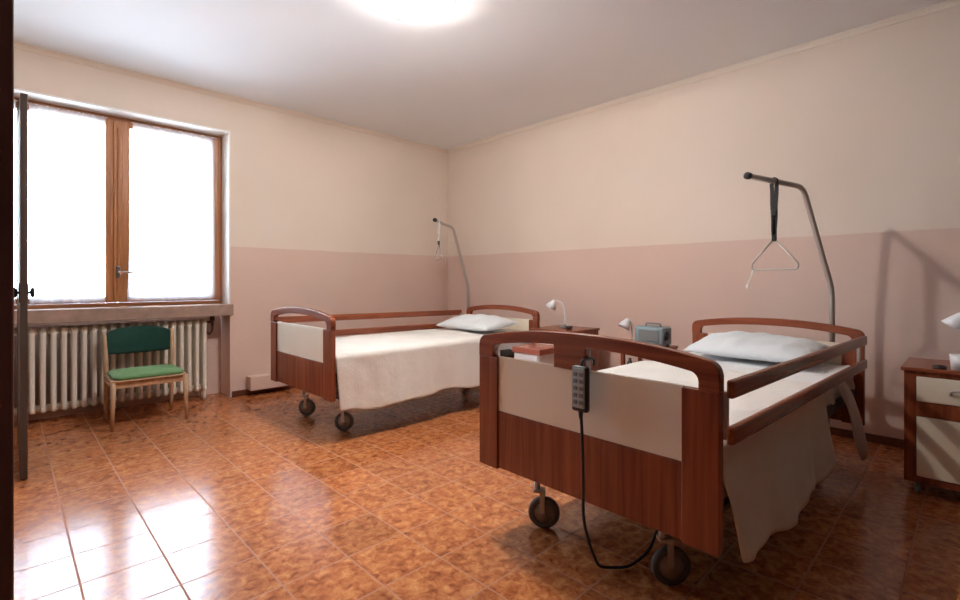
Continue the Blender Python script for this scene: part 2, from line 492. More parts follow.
voile(midx+.098, fx1-.070, 'white sheer curtain over the right window pane, above the green chair', -.13, 2)
voile(fx0+.05, .052, 'white sheer curtain sliver left of the dark mullion', .0, 3)

# ------------------------------------------------------------------ radiator in the niche
rad = thing('radiator', 'cream cast iron column radiator in the niche under the window', 'radiator', (0, YW+.125, 0))
pitch = .0605
nsec = 24
rx1 = 1.318
for k in range(nsec):
    xc = rx1 - .03 - k*pitch
    b = NB()
    for yy in (-.062, 0, .062):
        prof = [(xc, yy, .115), (xc, yy, .15), (xc, yy, .66), (xc, yy, .695)]
        # oval columns
        n0 = len(b.verts)
        bb = NB(); tube(bb, prof, [.021, .0165, .0165, .021], 10)
        if yy < 0:
            for v in bb.verts: v.co.y = yy + (v.co.y-yy)*.75
        me = bpy.data.meshes.new('tmp'); bb.to_mesh(me); bb.free(); b.from_mesh(me); bpy.data.meshes.remove(me)
    box(b, xc-.006, xc+.006, -.062, .062, .12, .70)
    for zc in (.112, .700):
        lathe(b, [(0, -.030), (.026, -.030), (.028, -.02), (.028, .02), (.026, .030), (0, .030)], 14, (xc, 0, zc), 'X')
        box(b, xc-.017, xc+.017, -.078, .078, zc-.026, zc+.026, .014)
    if k in (0, nsec-1):
        for yy in (-.05, .05):
            tube(b, [(xc, yy, 0.0), (xc, yy, .10)], [.016, .012], 8)
    obj('radiator_section', b, 'radiator', rad, True)
b = NB()
tube(b, [(rx1, 0, .70), (rx1+.05, 0, .70), (rx1+.05, 0, .665)], .011, 10)
lathe(b, [(0, 0), (.02, 0), (.022, .012), (.018, .045), (0, .05)], 14, (rx1+.05, 0, .71))
tube(b, [(rx1+.05, 0, .665), (rx1+.05, 0, .62), (rx1+.05, .08, .58), (rx1+.05, .14, .58)], .008, 8)
obj('valve', b, 'darksteel', rad, True)

# ------------------------------------------------------------------ things at the extreme left
wd = thing('wardrobe', 'tall dark brown wardrobe whose front edge fills the left border', 'wardrobe', (-.30, 1.15, 0))
hx = .3052
b = NB(); box(b, -.32, hx-.02, -.55, .55, .06, 2.35, .003); obj('body', b, 'darkwood', wd)
b = NB(); box(b, -.32, hx-.03, -.53, .53, 0, .06); obj('plinth', b, 'darkwood', wd)
for y0, y1 in ((-.548, -.003), (.003, .548)):
    b = NB(); box(b, hx-.019, hx, y0, y1, .065, 2.345, .002); dr = obj('door', b, 'darkwood', wd)

dl = struct(thing('door_1', '', '')); del dl['label']; del dl['category']
dl.location = (.0545, 3.58, 0)
b = NB(); box(b, 0, .030, 0, .80, .008, 2.085, .002); struct(obj('door_leaf', b, 'doorwood', dl))
for s in (0,):
    b = NB()
    box(b, -.004, .034, .03, .07, .955, 1.065, .002)
    tube(b, [(-.026, .05, 1.012), (.056, .05, 1.012)], .0085, 12)
    lathe(b, [(0, -.030), (.022, -.030), (.030, -.021), (.022, -.012), (.008, -.010), (0, -.009)], 18, (0, .05, 1.012), 'X')
    lathe(b, [(0, .060), (.022, .060), (.030, .051), (.022, .042), (.008, .040), (0, .039)], 18, (0, .05, 1.012), 'X')
    struct(obj('door_handle', b, 'black', dl, True))
b = NB(); box(b, -.002, .032, .805, .86, 0, 2.10, .003); struct(obj('door_jamb', b, 'doorwood', dl))
b = NB()
for z in (.3, 1.0, 1.8): tube(b, [(.034, .80, z), (.034, .80, z+.09)], .006, 8)
struct(obj('door_hinge', b, 'darksteel', dl))

# ------------------------------------------------------------------ ceiling lamp
LX, LY = 1.70, 2.30
cl = thing('ceiling_light', 'lit round opal flush light on the ceiling', 'ceiling light', (LX, LY, H))
b = NB(); lathe(b, [(0, 0), (.245, 0), (.25, -.008), (.247, -.040), (.240, -.040), (.241, -.014), (0, -.024)], 48); obj('ceiling_plate', b, 'lampmetal', cl, True)  # raised rim added to keep direct bulb light off the ceiling
b = NB(); lathe(b, [(.236, -.018), (.238, -.042), (.228, -.064), (.190, -.090), (.12, -.108), (.05, -.115), (0, -.116)], 48)
obj('opal_shade', b, 'opal', cl, True)
lp = bpy.data.lights.new('bulb_light', 'POINT'); lp.energy = 118; lp.shadow_soft_size = .035; lp.color = (1.0, .955, .905)
lo = bpy.data.objects.new('bulb_light', lp); C.objects.link(lo); lo.location = (LX, LY, H-.038)
for k in range(3):
    a = math.radians(75+120*k)
    b = NB(); m_ = Matrix.Rotation(a, 4, 'Z')
    box(b, .226, .256, -.010, .010, -.064, -.034, .003, m_); obj('clip', b, 'chrome', cl)

# ------------------------------------------------------------------ hospital beds
W2, LEN = .50, 2.16
def arch_z(y, top, corner):
    return top - (top-corner)*(abs(y)/W2)**2.2
def end_board(parent, x, dz, name, mir=1, block=True):
    """one board end of the bed; x local, whole thing shifted down by dz"""
    zb, zc, zt = .296-dz, .530-dz, .755-dz
    T, Cn = .886-dz, .838-dz
    b = NB(); box(b, x-.011, x+.011, -.392, .392, zb, zc, .002)
    fb = obj(name, b, 'bedwood', parent)
    b = NB(); box(b, x-.008, x+.008, -.392, .392, zc+.001, zt+.004, .002); obj('inlay_panel', b, 'cream', fb)
    for s in (-1, 1):
        b = NB(); y0, y1 = sorted((s*.390, s*.498))
        box(b, x-.018, x+.018, y0, y1, zb-.006, zt+.001, .003); obj('post', b, 'bedwood', fb)
    # top piece with two grip slots
    o = [(-.5, zt)]
    n = 200
    cr = .035
    for i in range(n+1):
        y = -W2 + 2*W2*i/n
        z = arch_z(y, T, Cn)
        d = W2-abs(y)
        if d < cr: z -= cr - math.sqrt(max(0, cr*cr-(cr-d)**2))
        o.append((y, z))
    o.append((.5, zt))
    ca, cb = -.048*mir, .092*mir
    ca, cb = min(ca, cb), max(ca, cb)
    def notch(y0, y1, r0, r1):        # from right to left along the lower edge
        pts = [(y1, zt)]
        zz = lambda y: arch_z(y, T, Cn)-.046
        h1 = zz(y1)-zt
        r1 = min(r1, h1*.98); r0 = min(r0, (zz(y0)-zt)*.98)
        for i in range(6):
            a = math.radians(90*i/5); pts.append((y1-r1+r1*math.cos(a), zz(y1-r1)-r1+r1*math.sin(a)))
        for i in range(1, 12):
            y = (y1-r1)+((y0+r0)-(y1-r1))*i/12; pts.append((y, zz(y)))
        for i in range(6):
            a = math.radians(90+90*i/5); pts.append((y0+r0+r0*math.cos(a), zz(y0+r0)-r0+r0*math.sin(a)))
        pts.append((y0, zt))
        return pts
    if block:
        o += notch(cb, .415, .006, .03)
        o += notch(-.440, ca, .03, .006)
    else:
        o += notch(-.440, .440, .03, .03)
    board('top_rail', o, [], .036, 'bedwood_y', fb, .003, x)
    return fb

def caster(parent, x, y, ang, wr=.068):
    b = NB()
    tube(b, [(x, y, .255), (x, y, .165)], .014, 12)
    m_ = Matrix.Translation((x, y, 0)) @ Matrix.Rotation(ang, 4, 'Z')
    n0 = len(b.verts)
    bb = NB()
    for s in (-1, 1):
        box(bb, .012, .034, s*.019-.002, s*.019+.002, .068, .165, .0015)
    box(bb, -.016, .036, -.022, .022, .155, .170, .004)
    for v in bb.verts: v.co = m_ @ v.co
    me = bpy.data.meshes.new('tmp'); bb.to_mesh(me); bb.free(); b.from_mesh(me); bpy.data.meshes.remove(me)
    c = obj('caster', b, 'steel', parent)
    b = NB(); r = wr
    lathe(b, [(r*.66, -.012), (r*.90, -.013), (r, -.007), (r, .007), (r*.90, .013), (r*.66, .012), (r*.66, -.012)], 32, (.030, 0, r), 'Y')
    for v in b.verts: v.co = m_ @ v.co
    obj('wheel', b, 'rubber', c, True)
    b = NB()
    lathe(b, [(0, -.014), (r*.15, -.014), (r*.18, -.009), (r*.655, -.008), (r*.655, .008), (r*.18, .009), (r*.15, .014), (0, .014)], 28, (.030, 0, r), 'Y')
    for v in b.verts: v.co = m_ @ v.co
    obj('hub', b, 'hubgrey', c, True)
    return c

def make_bed(name, label, loc, rz, rail_side, pole, block=True, xt=0, group=None):
    bed = thing(name, label, 'bed', loc, rz, group)
    end_board(bed, .02, 0, 'footboard', 1, block)
    end_board(bed, LEN-.02, .055, 'headboard', 1, False)
    # mattress base
    b = NB()
    for s in (-1, 1): box(b, .045, LEN-.045, s*.44-.02, s*.44+.02, .40, .46, .004)
    for k in range(7):
        xx = .10+k*(LEN-.2)/6; box(b, xx-.02, xx+.02, -.42, .42, .415, .455, .003)
    obj('bed_frame', b, 'darksteel', bed)
    # undercarriage with lifting arms
    b = NB()
    for s in (-1, 1): box(b, .15, LEN-.20, s*.30-.02, s*.30+.02, .25, .29, .003)
    for xx in (.20, LEN-.25): box(b, xx-.03, xx+.03, -.37, .37, .252, .292, .004)
    box(b, .30, LEN-.35, -.38, .38, .262, .284, .003)  # added deck panel, blocks light so the floor under the bed stays dark
    obj('undercarriage_and_shade_deck', b, 'darksteel', bed)
    for xx in (.35, 1.35):
        for s in (-1, 1):
            b = NB(); tube(b, [(xx, s*.27, .28), (xx+.30, s*.27, .42)], .018, 8); obj('lifting_arm', b, 'darksteel', bed)
    b = NB(); box(b, .75, 1.25, -.07, .07, .29, .39, .012); tube(b, [(1.25, 0, .34), (1.62, 0, .36)], .018, 12)
    obj('motor', b, 'black', bed)
    for (xx, yy, a) in ((.20, .340, -.9), (.215, -.225, -.75), (LEN-.25, .30, .3), (LEN-.25, -.30, -.2)):
        caster(bed, xx, yy, a)
    # mattress
    b = NB(); box(b, .055, LEN-.05, -.445, .445, .455, .570, .035)
    obj('mattress', b, 'mattress', bed, True)
    # side rails: boards along the raised side, lowered ones folded beneath on the other
    def rails(side, up):
        b = NB(); y = side*.512
        z1, z2 = (.762, .628) if up else (.425, .30)
        tilt = -.012 if up else 0
        def rail_board(zc):
            b = NB(); x0, x1 = .045, LEN-.10
            hh = .027
            n0 = []
            box(b, x0, x1, y-.011, y+.011, zc-hh, zc+hh, .008)
            for v in b.verts: v.co.z += tilt*(v.co.x-x0)/1.0
            return b
        r = obj('side_rail', rail_board(z1), 'bedwood_x', bed)
        obj('lower_board', rail_board(z2), 'bedwood_x', r)
        for xx in (.075, LEN-.13):
            b = NB(); zt_ = z1+.02+tilt*xx
            box(b, xx-.012, xx+.012, y-side*.024-.008, y-side*.024+.008, z2-.02, zt_-.03, .003)
            obj('rail_slide', b, 'steel', r)
        return r
    rails(rail_side, True)
    # lifting pole
    b = NB(); tube(b, pole, .0165, 14, smooth_iter=0)
    p = obj('lifting_pole', b, 'steel', bed, True)
    b = NB(); q0, q1 = Vector(pole[-2]), Vector(pole[-1]); d = (q1-q0).normalized()
    tube(b, [q1-d*.012, q1+d*.012], .021, 14); obj('end_cap', b, 'black', p, True)
    b = NB(); q = Vector(pole[0]); tube(b, [q+Vector((0, 0, -.0)), q+Vector((0, 0, .22))], .023, 14); obj('socket', b, 'darksteel', p, True)
    b = NB(); q = pole[0]; box(b, LEN-.10, q[0]+.028, q[1]-.028, q[1]+.028, .41, .46, .004); box(b, LEN-.10, LEN-.06, *sorted((q[1], (1 if q[1] > 0 else -1)*.40)), .41, .46, .004); obj('pole_bracket', b, 'darksteel', p)
    return bed

def bend(pts, r=.05):
    """round the inner corners of a polyline"""
    P = [Vector(p) for p in pts]; out = [P[0]]
    for i in range(1, len(P)-1):
        a, b_, c_ = P[i-1], P[i], P[i+1]
        u = (a-b_).normalized(); v = (c_-b_).normalized()
        k = min(r, (a-b_).length*.45, (c_-b_).length*.45)
        for j in range(6):
            t_ = j/5; q = (b_+u*k).lerp(b_, t_).lerp(b_.lerp(b_+v*k, t_), t_); out.append(q)
    out.append(P[-1]); return [tuple(p) for p in out]

def local(pt, loc, rz):
    v = Vector(pt)-Vector(loc); v.rotate(Matrix.Rotation(-rz, 3, 'Z')); return tuple(v)

B1 = ((1.4512, 1.0055, 0), -.026)
B2 = ((1.502, 3.420, 0), 0.0)
pole1_w = [(3.86, .656, .36), (3.86, .656, 1.017), (3.66, .775, 1.679), (3.15, .945, 1.700)]
pole2_w = [(3.86, 4.147, .36), (3.86, 4.147, 1.018), (3.66, 4.183, 1.685), (3.20, 3.943, 1.714)]
p1 = bend([local(p, *B1) for p in pole1_w], .065)
p2 = bend([local(p, *B2) for p in pole2_w], .065)
bed1 = make_bed('hospital_bed', 'nearest wooden hospital bed with cream footboard panel and hand control hung on it', *B1, -1, p1)
bed2 = make_bed('hospital_bed', 'far wooden hospital bed nearest the window wall, rail raised on its far side', *B2, 1, p2, False)

# bedding -----------------------------------------------------------
def bedspread(label, loc, rz, x0, x1, hem_near, hem_far, seed, flare=.05, back=.07):
    rnd = random.Random(seed)
    t_ = thing('bedspread', label, 'bedspread', loc, rz)
    b = NB()
    hw, zt = .462, .585
    nx = 110
    ph = [rnd.random()*6.28 for _ in range(6)]
    def hemn(x): return hem_near(x)
    prof_top = 34; ns = 26
    rows = []
    for i in range(nx+1):
        u = i/nx; x = x0+(x1-x0)*u
        row = []
        pts = []
        # near side from hem up
        zh = hemn(x)
        for k in range(ns):
            v = k/ns                       # 0 hem -> 1 top edge
            z = zh+(zt-.03-zh)*v
            f = (1-v)
            fold = (.010*math.sin(x*8+ph[0]) + .006*math.sin(x*19+ph[1]+v) + .003*math.sin(x*41+ph[2]))*f**.8
            y = -hw-.012-flare*f**1.3-fold
            xx = x + .008*f*math.sin(x*11+ph[3]) + back*f*max(0, 1-(x-x0)/.25)
            pts.append((xx, y, z))
        for k in range(6):
            a = math.radians(180-90*k/5)
            pts.append((x, -hw+.018+.030*math.cos(a), zt-.03+.030*math.sin(a)))
        for k in range(1, prof_top):
            v = k/prof_top; y = (-hw+.018)+(2*hw-.036)*v
            z = zt + .006*math.sin(x*7+ph[4]+3*v)*math.sin(v*PI) + .004*math.sin(x*19+v*11+ph[5]) + .003
            pts.append((x, y, z))
        for k in range(6):
            a = math.radians(90-90*k/5)
            pts.append((x, hw-.018+.030*math.cos(a), zt-.03+.030*math.sin(a)))
        zf = hem_far(x)
        for k in range(1, ns//2+1):
            v = k/(ns//2); z = zt-.03-(zt-.03-zf)*v
            pts.append((x, hw+.012+.010*v+.008*v*math.sin(x*21+ph[2]), z))
        rows.append([b.verts.new(p) for p in pts])
    for i in range(nx):
        for k in range(len(rows[0])-1):
            b.faces.new((rows[i][k], rows[i][k+1], rows[i+1][k+1], rows[i+1][k]))
    o = obj('cloth', b, 'spread', t_, True)
    md = o.modifiers.new('thickness', 'SOLIDIFY'); md.thickness = .004; md.offset = 1
    return t_

def hem1(x):
    # x is local along the bed
    z = .20 + .012*math.sin(x*7) + .010*math.sin(x*15+1)
    if x < .14: z += .26*((.14-x)/.09)**1.3*.55
    if x > 1.18: z += .02*(x-1.18)/.1
    return z
def hem2(x):
    return .205 + .012*math.sin(x*6+2) + .008*math.sin(x*14)
s1 = bedspread('white textured bedspread hanging low on the nearest bed', *B1, .052, 1.30, hem1, lambda x: .28, 11, .04)
s2 = bedspread('white textured bedspread on the far bed by the window wall', *B2, .052, 1.62, hem2, lambda x: .44, 12, .03, .012)

def bed_sheet(label, loc, rz, x0, x1, corner):
    t_ = thing('bed_sheet', label, 'sheet', loc, rz)
    b = NB(); hw = .452; nx, ny = 24, 40
    rows = []
    for i in range(nx+1):
        x = x0+(x1-x0)*i/nx; row = []
        for k in range(8):
            row.append((x, -hw-.004-.006*math.sin(x*25+k*.4), .45+.10*k/8))
        for k in range(5):
            a = math.radians(180-90*k/4); row.append((x, -hw+.026+.030*math.cos(a), .55+.030*math.sin(a)))
        for k in range(1, ny):
            v = k/ny; row.append((x, (-hw+.026)+(2*hw-.052)*v, .579+.003*math.sin(x*20+v*9)))
        for k in range(5):
            a = math.radians(90-90*k/4); row.append((x, hw-.026+.030*math.cos(a), .55+.030*math.sin(a)))
        for k in range(1, 8): row.append((x, hw+.005, .55-.10*k/8))
        rows.append([b.verts.new(p) for p in row])
    for i in range(nx):
        for k in range(len(rows[0])-1): b.faces.new((rows[i][k], rows[i][k+1], rows[i+1][k+1], rows[i+1][k]))
    obj('cloth', b, 'sheet', t_, True)
    if corner:
        # loose twisted corner that hangs out under the rail
        b = NB(); n, m_ = 22, 14; g = []
        for j in range(n+1):
            v = j/n
            c = Vector((1.60+.42*v+.02*math.sin(v*6), -.468-.050*math.sin(v*PI*.5), .57-.47*v**1.15))
            wdt = .055+.06*v if v < .8 else .103-.15*(v-.8)
            tw = .5*math.sin(v*3.2)
            row = []
            for i in range(m_):
                a = 2*PI*i/m_
                dx = wdt*math.cos(a)*math.cos(tw) ; dy = (.012+.006*math.sin(3*a+v*8))*math.sin(a)
                row.append(b.verts.new(c+Vector((dx, dy, .25*dx))))
            g.append(row)
        for j in range(n):
            for i in range(m_): b.faces.new((g[j][i], g[j][(i+1) % m_], g[j+1][(i+1) % m_], g[j+1][i]))
        b.faces.new(g[0]); b.faces.new(g[-1][::-1])
        obj('loose_corner', b, 'sheet', t_, True)
    return t_
bed_sheet('white sheet with a loose corner hanging out at the head of the nearest bed', *B1, 1.29, LEN-.052, True)
bed_sheet('white sheet under the pillow of the far bed', *B2, 1.60, LEN-.052, False)

def pillow(label, x, y, z, rz, sx=.44, sy=.70, h=.13, tilt=0, seed=0):
    rnd = random.Random(seed)
    n = 36; b = NB(); top = []; bot = []
    for side, arr in ((1, top), (-1, bot)):
        for i in range(n+1):
            row = []
            for j in range(n+1):
                u = i/n*2-1; v = j/n*2-1
                e = max(0, (1-abs(u)**2.6))*max(0, (1-abs(v)**3.0))
                hh = e**.55
                px = u*sx/2*(1-.05*(1-v*v)*abs(u)); py = v*sy/2*(1-.035*(1-u*u)*abs(v))
                wz = .007*math.sin(u*7+v*5+seed)*hh + .005*math.sin(v*17+u*3)*hh
                zz = (h*.68*hh+wz) if side > 0 else (-h*.32*hh)
                row.append((px, py, zz))
            arr.append(row)
    vt = [[b.verts.new(p) for p in r] for r in top]
    vb = [[(vt[i][j] if i in (0, n) or j in (0, n) else b.verts.new(bot[i][j])) for j in range(n+1)] for i in range(n+1)]
    for i in range(n):
        for j in range(n):
            b.faces.new((vt[i][j], vt[i+1][j], vt[i+1][j+1], vt[i][j+1]))
            b.faces.new((vb[i][j], vb[i][j+1], vb[i+1][j+1], vb[i+1][j]))
    o = obj('pillow', b, 'pillow', None, True)
    o.location = (x, y, z+h*.33); o.rotation_euler = (0, tilt, rz)
    tag(o, label, 'pillow'); return o
pillow('white pillow at the head of the nearest bed', 3.33, .955, .612, -.03, .46, .72, .125, -.10, 3)
pillow('white pillow at the head of the far bed', 3.33, 3.46, .606, .02, .46, .72, .125, -.08, 5)

# trapeze handles ------------------------------------------------------
def trapeze(label, top, zgrip, half, ang, strapmat, gripmat, droplen, cord):
    x, y, z = top
    t_ = thing('trapeze_handle', label, 'trapeze', (x, y, 0), ang)
    # strap
    b = NB()
    zb = z-droplen
    tube(b, bend([(0, -.010, z-.02), (0, -.022, z+.006), (0, 0, z+.024), (0, .022, z+.006), (0, .010, z-.02)], .012), .004, 8)
    n = 14
    for s in (-1, 1):
        pts = [(.004*math.sin(k*.9), s*(.013-.010*k/n), z-.015-(droplen-.03)*k/n) for k in range(n+1)]
        for a, c in zip(pts, pts[1:]):
            box(b, a[0]-.002, a[0]+.002, a[1]-.011, a[1]+.011, c[2]-.002, a[2]+.002)
    obj('strap', b, strapmat, t_)
    b = NB(); box(b, -.010, .010, -.014, .014, z-droplen*.62, z-droplen*.50, .004); obj('buckle', b, strapmat, t_)
    b = NB(); box(b, -.010, .010, -.013, .013, zb-.025, zb+.015, .004); obj('clasp', b, 'black', t_)
    b = NB()
    zb -= .012
    tri = [(0, -.004, zb), (0, -half, zgrip+.035), (0, -half+.006, zgrip+.002), (0, half-.006, zgrip), (0, half, zgrip+.035), (0, .004, zb)]
    tube(b, bend(tri, .03), .0055, 10)
    obj('triangle_grip', b, gripmat, t_, True)
    if cord:
        b = NB(); tube(b, [(0, half-.01, zgrip), (.004, half+.004, zgrip-.05), (.0, half+.02, zgrip-.09)], .004, 8)
        lathe(b, [(0, -.022), (.008, -.018), (.009, .0), (.004, .012), (0, .014)], 12, (0, half+.022, zgrip-.10))
        obj('pull_cord', b, 'whitecord', t_, True)
    return t_
trapeze('black strap and chrome triangle grip hanging above the nearest bed', (3.365, .863, 1.688), 1.145, .128, .0, 'black', 'steel', .345, True)
trapeze('pale strap and grip hanging above the far bed', (3.275, 3.975, 1.708), 1.30, .085, -.3, 'whitecord', 'chrome', .22, False)

# hand control ---------------------------------------------------------
hc = thing('hand_control', 'dark grey bed hand control hooked over the footboard of the nearest bed', 'remote control', (B1[0][0]-.012, .950, 0), B1[1])
b = NB(); box(b, -.036, -.012, -.032, .032, .625, .782, .008); obj('housing', b, 'black', hc, True)
b = NB(); box(b, -.0395, -.035, -.025, .025, .640, .776, .004); kp = obj('keypad', b, 'keypad', hc)
for r_ in range(5):
    for s in (-1, 1):
        b = NB(); box(b, -.0415, -.0385, s*.012-.008, s*.012+.008, .652+r_*.024, .666+r_*.024, .002); obj('button', b, 'greyplastic', kp)
b = NB(); tube(b, bend([(-.018, 0, .775), (-.018, 0, .800), (.055, 0, .800), (.055, 0, .775)], .01), .005, 8); obj('hook', b, 'black', hc, True)
b = NB()
pts = [(-.024, 0, .630), (-.026, -.006, .56), (-.024, -.010, .40), (-.020, -.006, .25), (.03, -.005, .13), (.11, .015, .030), (.17, .0, .009), (.22, -.04, .009), (.30, -.08, .05), (.40, -.08, .15), (.50, -.03, .262)]
tube(b, bend(pts, .06), .0055, 8); obj('cable', b, 'black', hc, True)
b = NB(); tube(b, [(-.024, 0, .627), (-.024, 0, .600)], [.009, .006], 10); obj('strain_relief', b, 'black', hc, True)

# ------------------------------------------------------------------ bedside cabinets
def make_cabinet(label, loc, rz=0):
    """front faces local -X; base at the floor, origin at the front centre"""
    t_ = thing('bedside_cabinet', label, 'bedside cabinet', loc, rz, None)
    w_, d_ = .225, .42
    b = NB()
    for s in (-1, 1):
        y0, y1 = sorted((s*w_, s*(w_-.018))); box(b, .006, d_, y0, y1, .07, .622, .002)
    box(b, d_-.008, d_, -w_+.018, w_-.018, .07, .622)
    box(b, .006, d_-.008, -w_+.018, w_-.018, .07, .088)
    box(b, .01, d_-.008, -w_+.018, w_-.018, .462, .474)
    for s in (-1, 1):
        y0, y1 = sorted((s*w_, s*(w_-.045))); box(b, 0, .022, y0, y1, .066, .622, .003)
    box(b, 0, .022, -w_+.045, w_-.045, .400, .472, .002)
    box(b, 0, .022, -w_+.045, w_-.045, .066, .098, .002)
    box(b, 0, .022, -w_+.045, w_-.045, .600, .622, .002)
    obj('body', b, 'bedwood', t_)
    b = NB(); box(b, -.014, d_+.008, -w_-.012, w_+.012, .622, .642, .005); obj('top', b, 'bedwood_y', t_)
    b = NB(); box(b, -.004, .016, -w_+.048, w_-.048, .475, .597, .003); dw = obj('drawer', b, 'cream', t_)
    b = NB(); tube(b, bend([(-.004, -.055, .525), (-.026, -.050, .545), (-.030, 0, .552), (-.026, .050, .545), (-.004, .055, .525)], .02), .005, 8); obj('handle', b, 'steel', dw, True)
    b = NB(); box(b, -.004, .016, -w_+.048, w_-.048, .101, .397, .003); dr = obj('door', b, 'cream', t_)
    b = NB(); tube(b, [(-.004, -w_+.09, .33), (-.022, -w_+.09, .33)], .010, 12); obj('knob', b, 'steel', dr, True)
    for x in (.05, d_-.05):
        for s in (-1, 1):
            b = NB(); tube(b, [(x, s*.175, .068), (x, s*.175, .050)], .010, 8)
            lathe(b, [(0, -.012), (.020, -.012), (.026, -.006), (.026, .006), (.020, .012), (0, .012)], 18, (x, s*.175, .026), 'Y')
            obj('caster', b, 'pump', t_, True)
    return t_
cab1 = make_cabinet('wooden bedside cabinet with cream drawer, cut off at the right edge', (3.26, .030, 0))
cab2 = copy_tree(cab1)
cab2.location = (3.50, 2.665, 0)
cab2['label'] = 'wooden bedside cabinet between the two beds, carrying the lamp with the left-leaning head'

# low cabinet with red-brown top seen through the footboard slot
lc = thing('low_cabinet', 'low white cabinet with red-brown top seen through the left footboard slot', 'low cabinet', (3.08, 2.60, 0))
b = NB(); box(b, 0, .28, -.135, .135, .04, .475, .004); obj('body', b, 'whiteplastic', lc)
b = NB(); box(b, -.012, .29, -.150, .150, .475, .525, .006); obj('top', b, 'redwood', lc)
b = NB(); box(b, -.012, .0, -.125, .125, .06, .30, .003); dr = obj('door', b, 'whiteplastic', lc)
b = NB(); box(b, -.012, .0, -.125, .125, .31, .465, .003); dr = obj('drawer', b, 'whiteplastic', lc)
b = NB(); tube(b, [(-.028, -.04, .39), (-.028, .04, .39)], .005, 8)
for s in (-1, 1): tube(b, [(-.028, s*.035, .39), (-.01, s*.035, .39)], .004, 8)
obj('handle', b, 'steel', dr, True)
for x in (.03, .25):
    for s in (-1, 1):
        b = NB(); tube(b, [(x, s*.11, 0), (x, s*.11, .042)], [.012, .016], 10); obj('foot', b, 'black', lc)

# small stand with compressor
st = thing('side_table', 'small low table behind the nearest bed carrying the blue-grey device', 'side table', (3.60, 1.80, 0))
b = NB(); box(b, -.14, .18, -.165, .165, .545, .568, .005); obj('top', b, 'bedwood_y', st)
for x in (-.12, .16):
    for s in (-1, 1):
        b = NB(); box(b, x-.014, x+.014, s*.145-.014, s*.145+.014, 0, .545, .003); obj('leg', b, 'bedwood', st)
b = NB(); box(b, -.12, .16, -.145, .145, .330, .345, .003); obj('shelf', b, 'bedwood_y', st)

# black knobbed bottle-like item peeking over the mattress in the slot
blk = NB(); lathe(blk, [(0, 0), (.020, 0), (.022, .008), (.022, .085), (.016, .098), (.011, .104), (.011, .125), (0, .127)], 20)
o = obj('black_bottle', blk, 'black', None, True); o.location = (3.515, 1.905, .345)
tag(o, 'small black bottle on the shelf of the low table, seen through the right footboard slot', 'bottle')

pm = thing('air_pump', 'blue-grey box-shaped medical pump with a black end cap', 'medical pump', (3.665, 1.785, .568), 0)
b = NB(); box(b, -.075, .085, -.115, .125, .008, .150, .016); obj('housing', b, 'pump', pm, True)
b = NB(); box(b, -.080, -.074, -.080, .085, .035, .125, .004); obj('front_plate', b, 'greyplastic', pm)
b = NB(); lathe(b, [(0, -.130), (.030, -.130), (.036, -.122), (.036, -.110), (0, -.108)], 20, (-.02, 0, .085), 'Y'); obj('end_cap', b, 'black', pm, True)
b = NB(); tube(b, bend([(.0, -.06, .148), (.0, -.06, .172), (.0, .06, .172), (.0, .06, .148)], .015), .006, 8); obj('carry_handle', b, 'greyplastic', pm, True)
for x in (-.05, .06):
    for s in (-1, 1):
        b = NB(); tube(b, [(x, s*.09, 0), (x, s*.09, .010)], .010, 10); obj('foot', b, 'black', pm)

# reading lamps
def reading_lamp(label, loc, head, rz=0):
    """small white gooseneck lamp; head = offset of the head centre from the base"""
    t_ = thing('reading_lamp', label, 'lamp', loc, rz)
    b = NB(); lathe(b, [(0, 0), (.050, 0), (.052, .008), (.044, .016), (.014, .024), (.010, .034), (0, .034)], 28); obj('base', b, 'greyplastic', t_, True)
    hx_, hy_, hz_ = head
    b = NB(); tube(b, [(0, 0, .03), (0, 0, hz_*.55), (hx_*.1, hy_*.1, hz_*1.0), (hx_*.55, hy_*.55, hz_*1.16), (hx_*.95, hy_*.95, hz_*1.03)], .0058, 10, smooth_iter=2)
    obj('gooseneck', b, 'whiteplastic', t_, True)
    b = NB()
    lathe(b, [(.014, .040), (.022, .030), (.040, -.010), (.052, -.040), (.049, -.040), (.037, -.010), (.018, .026), (0, .032)], 28)
    m_ = Matrix.Translation((hx_, hy_, hz_)) @ Matrix.Rotation(math.atan2(hy_, hx_), 4, 'Z') @ Matrix.Rotation(-.55, 4, 'Y')
    for v in b.verts: v.co = m_ @ v.co
    obj('lamp_shade', b, 'whiteplastic', t_, True)
    b = NB(); lathe(b, [(0, -.032), (.018, -.022), (.022, -.008), (.014, .012), (0, .018)], 16)
    for v in b.verts: v.co = m_ @ v.co
    obj('bulb', b, 'sheet', t_, True)
    return t_
reading_lamp('white gooseneck reading lamp on the cabinet between the beds', (3.70, 2.66, .642), (-.03, .115, .22))
reading_lamp('white reading lamp with bent neck beside the blue-grey pump', (3.64, 1.955, .568), (-.04, .030, .165))
reading_lamp('white reading lamp cut off at the right edge', (3.44, -.055, .642), (0.0, .115, .235))

# carton / cup on cab 1
b = NB(); lathe(b, [(0, 0), (.030, 0), (.036, .075), (.034, .075), (.028, .006), (0, .006)], 28)
cup = obj('cup', b, 'whiteplastic', None, True); cup.location = (3.31, .055, .642)
tag(cup, 'white cup on the bedside cabinet at the right edge', 'cup')
b = NB(); lathe(b, [(0, 0), (.025, 0), (.028, .006), (.022, .016), (0, .018)], 20)
o = obj('round_tin', b, 'black', None, True); o.location = (3.31, .125, .642)
tag(o, 'small dark round tin beside the white cup', 'tin')
